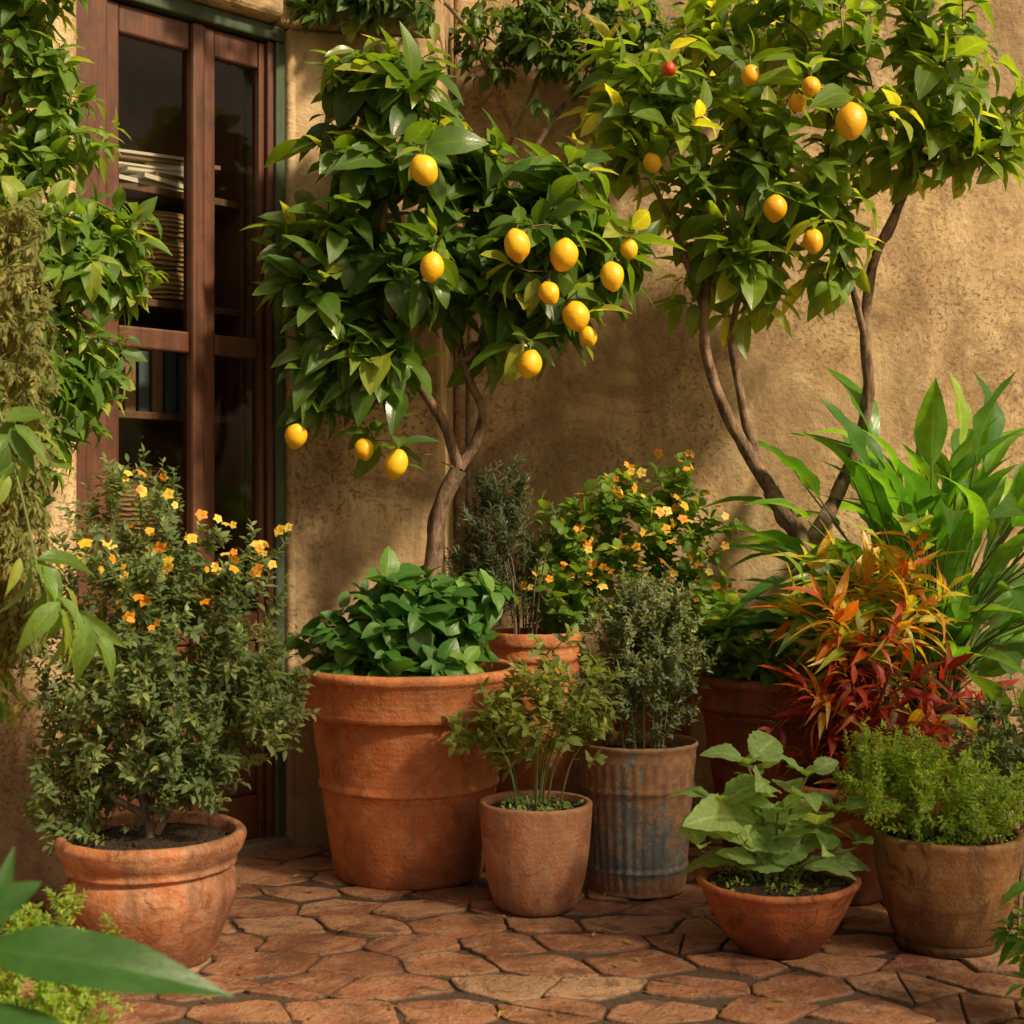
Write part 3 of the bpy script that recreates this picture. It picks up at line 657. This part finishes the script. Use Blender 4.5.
# --- small pot herb
OL=[tpl(4,3,.50,'obov',.25,.25),tpl(4,3,.44,'ovate',.4,.15),tpl(4,3,.5,'ovate',.2,.45)]
x,y,z=.06,3.60,.25
plant('sage_seedling_shrub',(x,y,z),stemlimbs(x,y,z,10,.06,.22,.0028,.55),ell([(x-.01,y,z+.25,.20,.16,.13,110),(x+.07,y,z+.35,.14,.1,.10,32),(x-.14,y,z+.18,.11,.1,.08,28),(x+.14,y,z+.22,.1,.1,.1,20)],.1),dict(tps=OL,n=8,L=.06,size=.036,a0=70,a1=30,up=.5,out=.3,droop=.0,inner=.08,lo=z+.12),L_sage,STEM,rt=.0007,step=.05,k=4)
plant('creeping_groundcover',(x,y,z),stemlimbs(x,y,z,5,.06,.02,.0015),ell([(x,y,z+.006,.125,.125,.014,75)],.1),dict(tps=OL,n=6,L=.02,size=.018,up=.4,out=.1),L_mint,STEM,rt=.0005,step=.04,k=4)
# --- thyme bucket
NEE=[tpl(2,3,.22,'strap',.2,.2),tpl(2,3,.18,'strap',.3,.5)]
x,y,z=.35,3.80,.355
plant('thyme_bush',(x,y,z),stemlimbs(x,y,z,16,.09,.26,.0025,.3),ell([(x,y,z+.24,.20,.18,.20,380),(x+.01,y,z+.40,.16,.13,.12,130)],.1),dict(tps=SML,n=14,L=.07,size=.021,a0=70,a1=30,up=.8,out=.3,droop=-.1,inner=.35),L_thyme,STEM,rt=.0006,step=.05,k=4)
# --- rosemary
x,y,z=.0,4.33,.62
plant('rosemary_bush',(x,y,z),stemlimbs(x+.04,y,z,14,.08,.3,.003,.35),ell([(x-.05,y,z+.28,.19,.13,.22,150),(x-.03,y,z+.46,.11,.08,.10,32)],.1),dict(tps=NEE,n=26,L=.12,size=.032,a0=55,a1=25,up=1.2,out=.2,droop=-.1,inner=.4),L_rose,BARK2,rt=.0008,step=.06,k=4)
# --- yellow flowering bush
RND=[tpl(4,5,.85,'round',.15,.15),tpl(4,5,.75,'ovate',.3,.3)]
x,y,z=.36,4.36,.58
nb_,P,pr,tips=plant('yellow_flowering_shrub',(x,y,z),stemlimbs(x+.06,y+.04,z,10,.1,.22,.004),ell([(x,y,z+.36,.32,.18,.18,190),(x-.20,y-.03,z+.17,.17,.13,.15,60),(x+.2,y,z+.16,.15,.14,.15,44),(x+.1,y,z+.52,.16,.1,.07,18)],.2),dict(tps=RND,n=7,L=.08,size=.043,a0=80,a1=40,up=.4,out=.4,droop=.1,svar=.4),L_nast,STEM,rt=.0008,step=.06,k=4)
tz=P[np.array(tips)]; sel=tz[(tz[:,1]<y+.02)&(tz[:,2]>z+.12)]; sel=sel[rng.permutation(len(sel))[:64]]
f=Fol(); flowers(f,sel+np.array([.01,-.08,.03])+rng.normal(size=sel.shape)*.012,.016,5,PET); f.build('flowers',F_or,nb_)
f=Fol(); flowers(f,sel[::2]+np.array([.03,-.085,.01]),.017,5,PET); f.build('yellow_flowers',F_ye,nb_)
# --- undergrowth in dark pot
x,y,z=.74,4.05,.49
plant('pot_groundcover_plant',(x,y,z),stemlimbs(x,y,z,8,.14,.08,.003),ell([(x,y,z+.08,.26,.2,.10,80),(x-.18,y-.02,z+.18,.13,.1,.14,40)],.1),dict(tps=BAS,n=7,L=.05,size=.055,up=.5,out=.3,droop=.1),L_nast,STEM,rt=.0008,step=.05)
# --- croton
CR=[tpl(7,5,.22,'lance',.5,.45,.016),tpl(7,5,.26,'lance',.3,.2,.026),tpl(7,5,.18,'lance',.4,.9,.016)]
x,y,z=.9,3.70,.28
cr,P,pr,tips=plant('croton_plant',(x,y,z),stemlimbs(x,y,z,7,.05,.34,.006,.5),ell([(x+.01,y,z+.22,.31,.18,.20,64)],.2),dict(tps=CR,n=9,L=.11,size=.10,a0=85,a1=20,up=.9,out=.4,droop=.05,svar=.5,inner=.18),L_cr1,REDSTEM,rt=.0014,step=.06)
f=Fol()
P,pr,tips=grow([(x,y,z+.25)],[-1],ell([(x+.03,y-.03,z+.50,.27,.15,.15,36)],.2),.07,.01)
clusters(f,P,pr,tips,tps=CR,n=9,L=.11,size=.12,a0=80,a1=18,up=1.3,out=.4,droop=.0,svar=.5,rndb=.08); f.build('upper_leaves',L_cr2,cr)
V,F=segs(P,pr,radii(P,pr,.0016),5); mesh_np('upper_stems',V,F,REDSTEM,cr)
# --- arching broad-leaf plants
SP=[tpl(12,5,.32,'lance',.4,.45,.02),tpl(12,5,.36,'lance',.3,.25,.03),tpl(12,5,.30,'lance',.45,.8,.018)]
def rosette(name,x,y,z,n,pet,blade,elev=(35,80),mat=None,tps=SP,az=None,pr_=.004,droop=.35,e=None,pv=(.55,1.15)):
    e=e or empty(name,(x,y,z)); st=[]; pos=[];ds=[];nn=[];sz=[]
    for i in range(n):
        a=random.uniform(0,6.28) if az is None else random.uniform(*az); el=math.radians(random.uniform(*elev)); L=pet*random.uniform(*pv)
        h=np.array([math.cos(a),math.sin(a),0]); d0=nrmz(h*math.cos(el)*.5+np.array([0,0,1])); d1=h*math.cos(el)+np.array([0,0,math.sin(el)])
        b=np.array([x,y,z-.02])+h*random.uniform(.01,.05); m=b+d0*L*.5; t=m+d1*L*.5
        C=catmull([b,m,t],5); sweep(C,np.linspace(pr_,pr_*.6,len(C)),6,0,st); pos.append(t); ds.append(nrmz(d1-np.array([0,0,droop*.3*random.random()]))); nn.append(np.array([0,0,1])*.8-h*.5+.5*SUN+rng.normal(size=3)*.35); sz.append(blade*random.uniform(.65,1.15))
    V,F=merge(st); mesh_np('petioles',V,F,STEM,e); f=Fol(); f.addv(tps,np.array(pos),np.array(ds),np.array(nn),np.array(sz)); f.build('blades',mat or L_spath,e); return e
rosette('tropical_broadleaf_plant',1.24,4.20,.38,210,.76,.28,(25,85),pv=(.25,1.14))
rosette('tropical_broadleaf_plant',.99,4.05,.50,44,.36,.25,(15,70),L_basil,pv=(.3,1.1))
rosette('broadleaf_foliage_plant',1.36,3.60,.0,24,.60,.22,(40,80),L_vine,[tpl(10,5,.4,'ovate',.3,.4,.02)])
# --- mint in bowl
MI=[tpl(14,5,.60,'ovate',.3,.35,.03,.05),tpl(14,5,.54,'ovate',.2,.15,.03,.05),tpl(14,5,.62,'ovate',.25,.6,.03,.05)]
def mint(x,y,z):
    e=empty('mint_plant',(x,y,z)); st=[];f=Fol()
    specs=[(-.13,-.02,.18,.20),(-.17,-.03,.08,.19),(-.06,.0,.27,.18),(.0,-.05,.17,.17),(.08,.02,.24,.17),(.14,-.03,.17,.17),(-.03,.06,.24,.15),(.10,-.08,.08,.16),(-.08,-.08,.11,.15),(.19,.0,.08,.17)]
    for dx,dy,h,s in specs:
        b=np.array([x+dx*.25,y+dy*.3,z]); t=np.array([x+dx,y+dy,z+h]); m=(b+t)/2+np.array([-dx*.15,0,h*.12]); C=catmull([b,m,t],8); sweep(C,np.linspace(.0045,.0028,len(C)),7,0,st)
        T=nrmz(np.gradient(C,axis=0)); n=3 if h>.15 else 2
        for q in range(n):
            i=int(len(C)*(.45+.55*q/(n-1)))-1; i=min(i,len(C)-1); an=q*1.57+random.uniform(-.5,.5)
            for sg in (0,math.pi):
                r=np.array([math.cos(an+sg),math.sin(an+sg),0]); up=.25+.35*q/(n-1)
                d=nrmz(r+np.array([0,0,up])+T[i]*.2); pz=C[i]+d*.02; sweep(np.array([C[i],C[i]+d*.012,pz]),[.0016]*3,5,0,st)
                f.addv(MI,pz[None],d[None],(np.array([.2,-.55,1])+rng.normal(size=3)*.25)[None],np.array([s*random.uniform(.42,.85)*(1-.2*(q==n-1))]))
        if h>.15:
            for k in range(3):
                an=k*2.1+.6; d=np.array([math.cos(an),math.sin(an),.9]); f.addv(MI,t[None],d[None],np.array([[0,0,1.]])-d[None]*.3,np.array([s*.33]))
    V,F=merge(st); mesh_np('stems',V,F,STEM,e); f.build('leaves',L_mint,e)
mint(.60,3.26,.15)
plant('creeping_groundcover',(.608,3.26,.15),stemlimbs(.608,3.26,.15,5,.08,.02,.0015),ell([(.608,3.26,.156,.15,.15,.014,60)],.1),dict(tps=OL,n=6,L=.02,size=.018,up=.4,out=.1),L_fern,STEM,rt=.0005,step=.04,k=4)
# --- feathery fern pot
FE=[tpl(2,3,.35,'lance',.2,.3),tpl(2,3,.5,'ovate',.2,.2)]
x,y,z=1.0,3.29,.24
plant('feathery_fern',(x,y,z),stemlimbs(x,y,z,14,.1,.13,.002,.8),ell([(x-.02,y-.02,z+.12,.27,.20,.13,420),(x-.13,y,z+.18,.15,.13,.10,130)],.1),dict(tps=FE,n=16,L=.06,size=.018,a0=75,a1=30,up=.4,out=.4,droop=.05,inner=.4),L_fern,STEM,rt=.0005,step=.05,k=4)
x,y,z=1.22,3.5,.0
plant('grey_leaf_shrub',(x,y,z),stemlimbs(x,y,z,8,.05,.35,.004,.2),ell([(x-.02,y-.06,.40,.17,.15,.17,190)],.1),dict(tps=SML,n=14,L=.07,size=.027,up=.5,out=.4,inner=.3),L_thyme,BARK2,rt=.0006,step=.06,k=4)
# --- left climbers
VN=[tpl(5,5,.52,'ovate',.3,.3,.02),tpl(5,5,.46,'ovate',.35,.5,.02),tpl(5,5,.4,'lance',.3,.2,.02)]
lv=[([(-1.45,3.35,0),(-1.4,3.32,.8),(-1.32,3.35,1.5),(-1.2,3.42,2.1),(-1.1,3.5,2.6)],.014,.008),
    ([(-1.32,3.35,1.5),(-1.15,3.42,1.62),(-1.0,3.48,1.64)],.006,.003)]
att=ell([(-1.20,3.35,2.40,.26,.2,.35,110),(-1.12,3.42,1.98,.15,.16,.25,64),(-1.17,3.35,1.62,.24,.18,.26,120),(-.99,3.45,1.62,.14,.10,.16,54),(-1.02,3.42,1.32,.12,.08,.16,44),(-1.20,3.3,1.2,.20,.15,.28,66),(-1.22,3.3,.75,.16,.12,.25,44)],.1)
plant('climbing_vine',(-1.45,3.35,0),lv,att,dict(tps=VN,n=9,L=.10,size=.066,a0=85,a1=40,up=-.1,out=.4,droop=.35,inner=.2,svar=.5),L_vine,BARK2,rt=.0011,step=.07,k=4)
hm=[([(-1.28,3.15,2.0),(-1.15,3.05,1.6),(-1.05,3.0,1.2),(-1.04,2.98,.8)],.008,.004)]
att=ell([(-1.02,2.95,1.25,.085,.12,.35,230),(-1.03,2.95,.85,.08,.1,.30,180),(-1.02,2.95,1.55,.06,.08,.1,30)],.1)
plant('hanging_moss_plant',(-1.28,3.15,2.0),hm,att,dict(tps=NEE+FE,n=24,L=.10,size=.026,a0=70,a1=30,up=-.9,out=.2,droop=.4,inner=.3),L_olive,BARK2,rt=.0006,step=.06,k=4,pen=0)
LO=[tpl(8,5,.3,'lance',.35,.35,.02),tpl(8,5,.34,'lance',.3,.6,.02)]
plant('long_leaf_climber',(-1.2,2.95,1.35),[([(-1.2,2.95,1.35),(-1.05,2.85,1.25),(-.97,2.8,1.05),(-.92,2.78,.85)],.004,.002)],ell([(-.88,2.8,.80,.08,.07,.13,7),(-.97,2.8,1.10,.08,.06,.1,3)],.1),dict(tps=LO,n=4,L=.08,size=.12,a0=60,a1=25,up=-1.,out=.1,droop=.6),L_vine,STEM,rt=.001,step=.07)
# --- top climber behind trees
tc=[([(-.14,4.86,0),(-.15,4.85,1.0),(-.12,4.84,1.9),(.1,4.82,2.5)],.010,.006),([(-.12,4.84,1.9),(.3,4.8,2.5),(.9,4.8,2.6)],.01,.006),([(.0,4.82,2.3),(-.2,4.5,2.6),(-.5,4.2,2.6)],.008,.005)]
att=ell([(.1,4.7,2.58,.35,.16,.24,110),(.55,4.72,2.56,.35,.15,.24,80),(-.42,4.20,2.56,.25,.12,.17,80),(-.8,3.95,2.58,.25,.1,.09,18),(1.0,4.75,2.7,.4,.12,.2,30)],.1)
plant('wall_climber',(-.14,4.86,0),tc,att,dict(tps=VN,n=9,L=.09,size=.06,up=-.2,out=.3,droop=.45,inner=.2,lo=2.2),L_dark,BARK2,rt=.001,step=.08,k=4)
# --- foreground left
pot('low_garden_pot',-.80,1.80,classic(.13,.2,.09,.04),T_dark,.16,.11)
e=empty('foreground_leafy_plant',(-.80,1.80,.16)); st=[];f=Fol(); FG=[tpl(14,7,.24,'lance',.25,.22,.012),tpl(14,7,.36,'ovate',.3,.25,.015)]
for bx,by,bz,dx,dy,dz,s,nx,ny,nz in [(-.64,1.70,.478,1,-.05,-.06,.32,-.1,-.75,.8),(-.66,1.68,.50,.7,-.1,.5,.12,.2,-.9,.5),(-.64,1.72,.47,.3,.0,1.,.13,.3,-.9,.2),(-.66,1.70,.40,.9,-.15,-.12,.20,0,-.7,1),(-.80,1.8,.40,-.8,.2,.3,.25,0,0,1),(-.78,1.9,.42,-.1,.9,.4,.25,0,0,1),(-.70,1.65,.34,.3,-.5,-.3,.2,.3,-.6,.8)]:
    b=np.array([-.80,1.80,.15]); t=np.array([bx,by,bz]); C=catmull([b,(b+t)/2+np.array([-.03,0,.05]),t],6); sweep(C,np.linspace(.006,.0035,len(C)),8,0,st)
    f.addv(FG[:1] if s>.22 else FG,t[None],np.array([[dx,dy,dz]]),np.array([[nx,ny,nz]],float),np.array([s]),np.array([.2]))
V,F=merge(st); mesh_np('petioles',V,F,STEM,e); f.build('blades',L_basil,e)
x,y,z=-.86,2.55,-.01
plant('fine_leaf_border_shrub',(x,y,z),stemlimbs(x,y,z,14,.1,.2,.003,.4),ell([(x-.0,y,.16,.17,.16,.18,300)],.2),dict(tps=FE,n=16,L=.05,size=.018,up=.6,out=.4,inner=.3),L_fern,STEM,rt=.0005,step=.05,k=4)
x,y,z=1.08,2.75,-.01
plant('small_border_plant',(x,y,z),stemlimbs(x,y,z,6,.04,.2,.003,.5),ell([(x-.03,y,.18,.11,.12,.14,34)],.1),dict(tps=LO,n=7,L=.05,size=.06,up=.4,out=.5),L_spath,STEM,rt=.0008,step=.05)
# --- unseen tree added out of frame to shade the pots and paving
tl=[([(4.9,.0,0),(4.8,.05,1.2),(4.5,.2,2.4),(4.0,.5,3.2),(3.4,.8,3.5)],.10,.04),([(4.5,.2,2.4),(3.8,.0,3.2),(3.0,.1,3.6)],.05,.02)]
att=ell([(3.4,1.0,3.45,.9,.7,.3,34),(2.7,.9,3.7,.6,.6,.3,16),(4.2,.5,3.5,.7,.7,.35,18)],.0)
plant('added_shade_tree',(4.9,0,0),tl,att,dict(tps=[tpl(3,3,.5,'ovate',.3,.3)],n=9,L=.16,size=.15,up=.2,out=.4,droop=.2),L_dark,BARK,rt=.003,step=.15,k=4,maxr=.03)
# --- fallen leaves
f=Fol(); N=110; px=U(-.9,1.3,N); py=U(2.7,4.1,N)
f.addv([tpl(3,3,.45,'ovate',.4,.3),tpl(3,3,.4,'lance',.5,-.2)],np.stack([px,py,np.full(N,.007)],-1),np.stack([rng.normal(size=N),rng.normal(size=N),np.zeros(N)],-1),np.tile([0,0,1.],(N,1))+rng.normal(size=(N,3))*.15,U(.008,.03,N)); f.build('fallen_leaves',L_dry,None)

# ---------------------------------------------------------------- light, world, camera
w=bpy.data.worlds.new('World'); scene.world=w; w.use_nodes=True; nt=w.node_tree
sky=nt.nodes.new('ShaderNodeTexSky'); sky.sky_type='NISHITA'; sky.sun_disc=False
el=math.asin(SUN[2]); azm=math.atan2(SUN[0],SUN[1])
sky.sun_elevation=el; sky.sun_rotation=azm; sky.air_density=1.0; sky.dust_density=5
hz=nt.nodes.new('ShaderNodeMix'); hz.data_type='RGBA'; hz.blend_type='MULTIPLY'; hz.inputs[0].default_value=1; hz.inputs[7].default_value=(1.05,.90,.69,1)
nt.links.new(sky.outputs[0],hz.inputs[6]); nt.links.new(hz.outputs[2],nt.nodes['Background'].inputs[0]); nt.nodes['Background'].inputs[1].default_value=.085
sl=bpy.data.lights.new('Sun','SUN'); sl.energy=5; sl.angle=math.radians(6); sl.color=(1,.84,.57)
so=bpy.data.objects.new('Sun',sl); scene.collection.objects.link(so); so.rotation_euler=Vector(-SUN).to_track_quat('-Z','Y').to_euler()
cam=bpy.data.cameras.new('Camera'); co=bpy.data.objects.new('Camera',cam); scene.collection.objects.link(co)
co.location=(0,0,1); co.rotation_euler=(math.radians(90),0,0); cam.lens=50; cam.sensor_width=36; cam.clip_end=300
cam.dof.use_dof=True; cam.dof.focus_distance=3.7; cam.dof.aperture_fstop=4.5
scene.camera=co
scene.view_settings.view_transform='Standard'; scene.view_settings.look='None'; scene.view_settings.exposure=0
print('polys',sum(len(o.data.polygons) for o in bpy.data.objects if o.type=='MESH'))
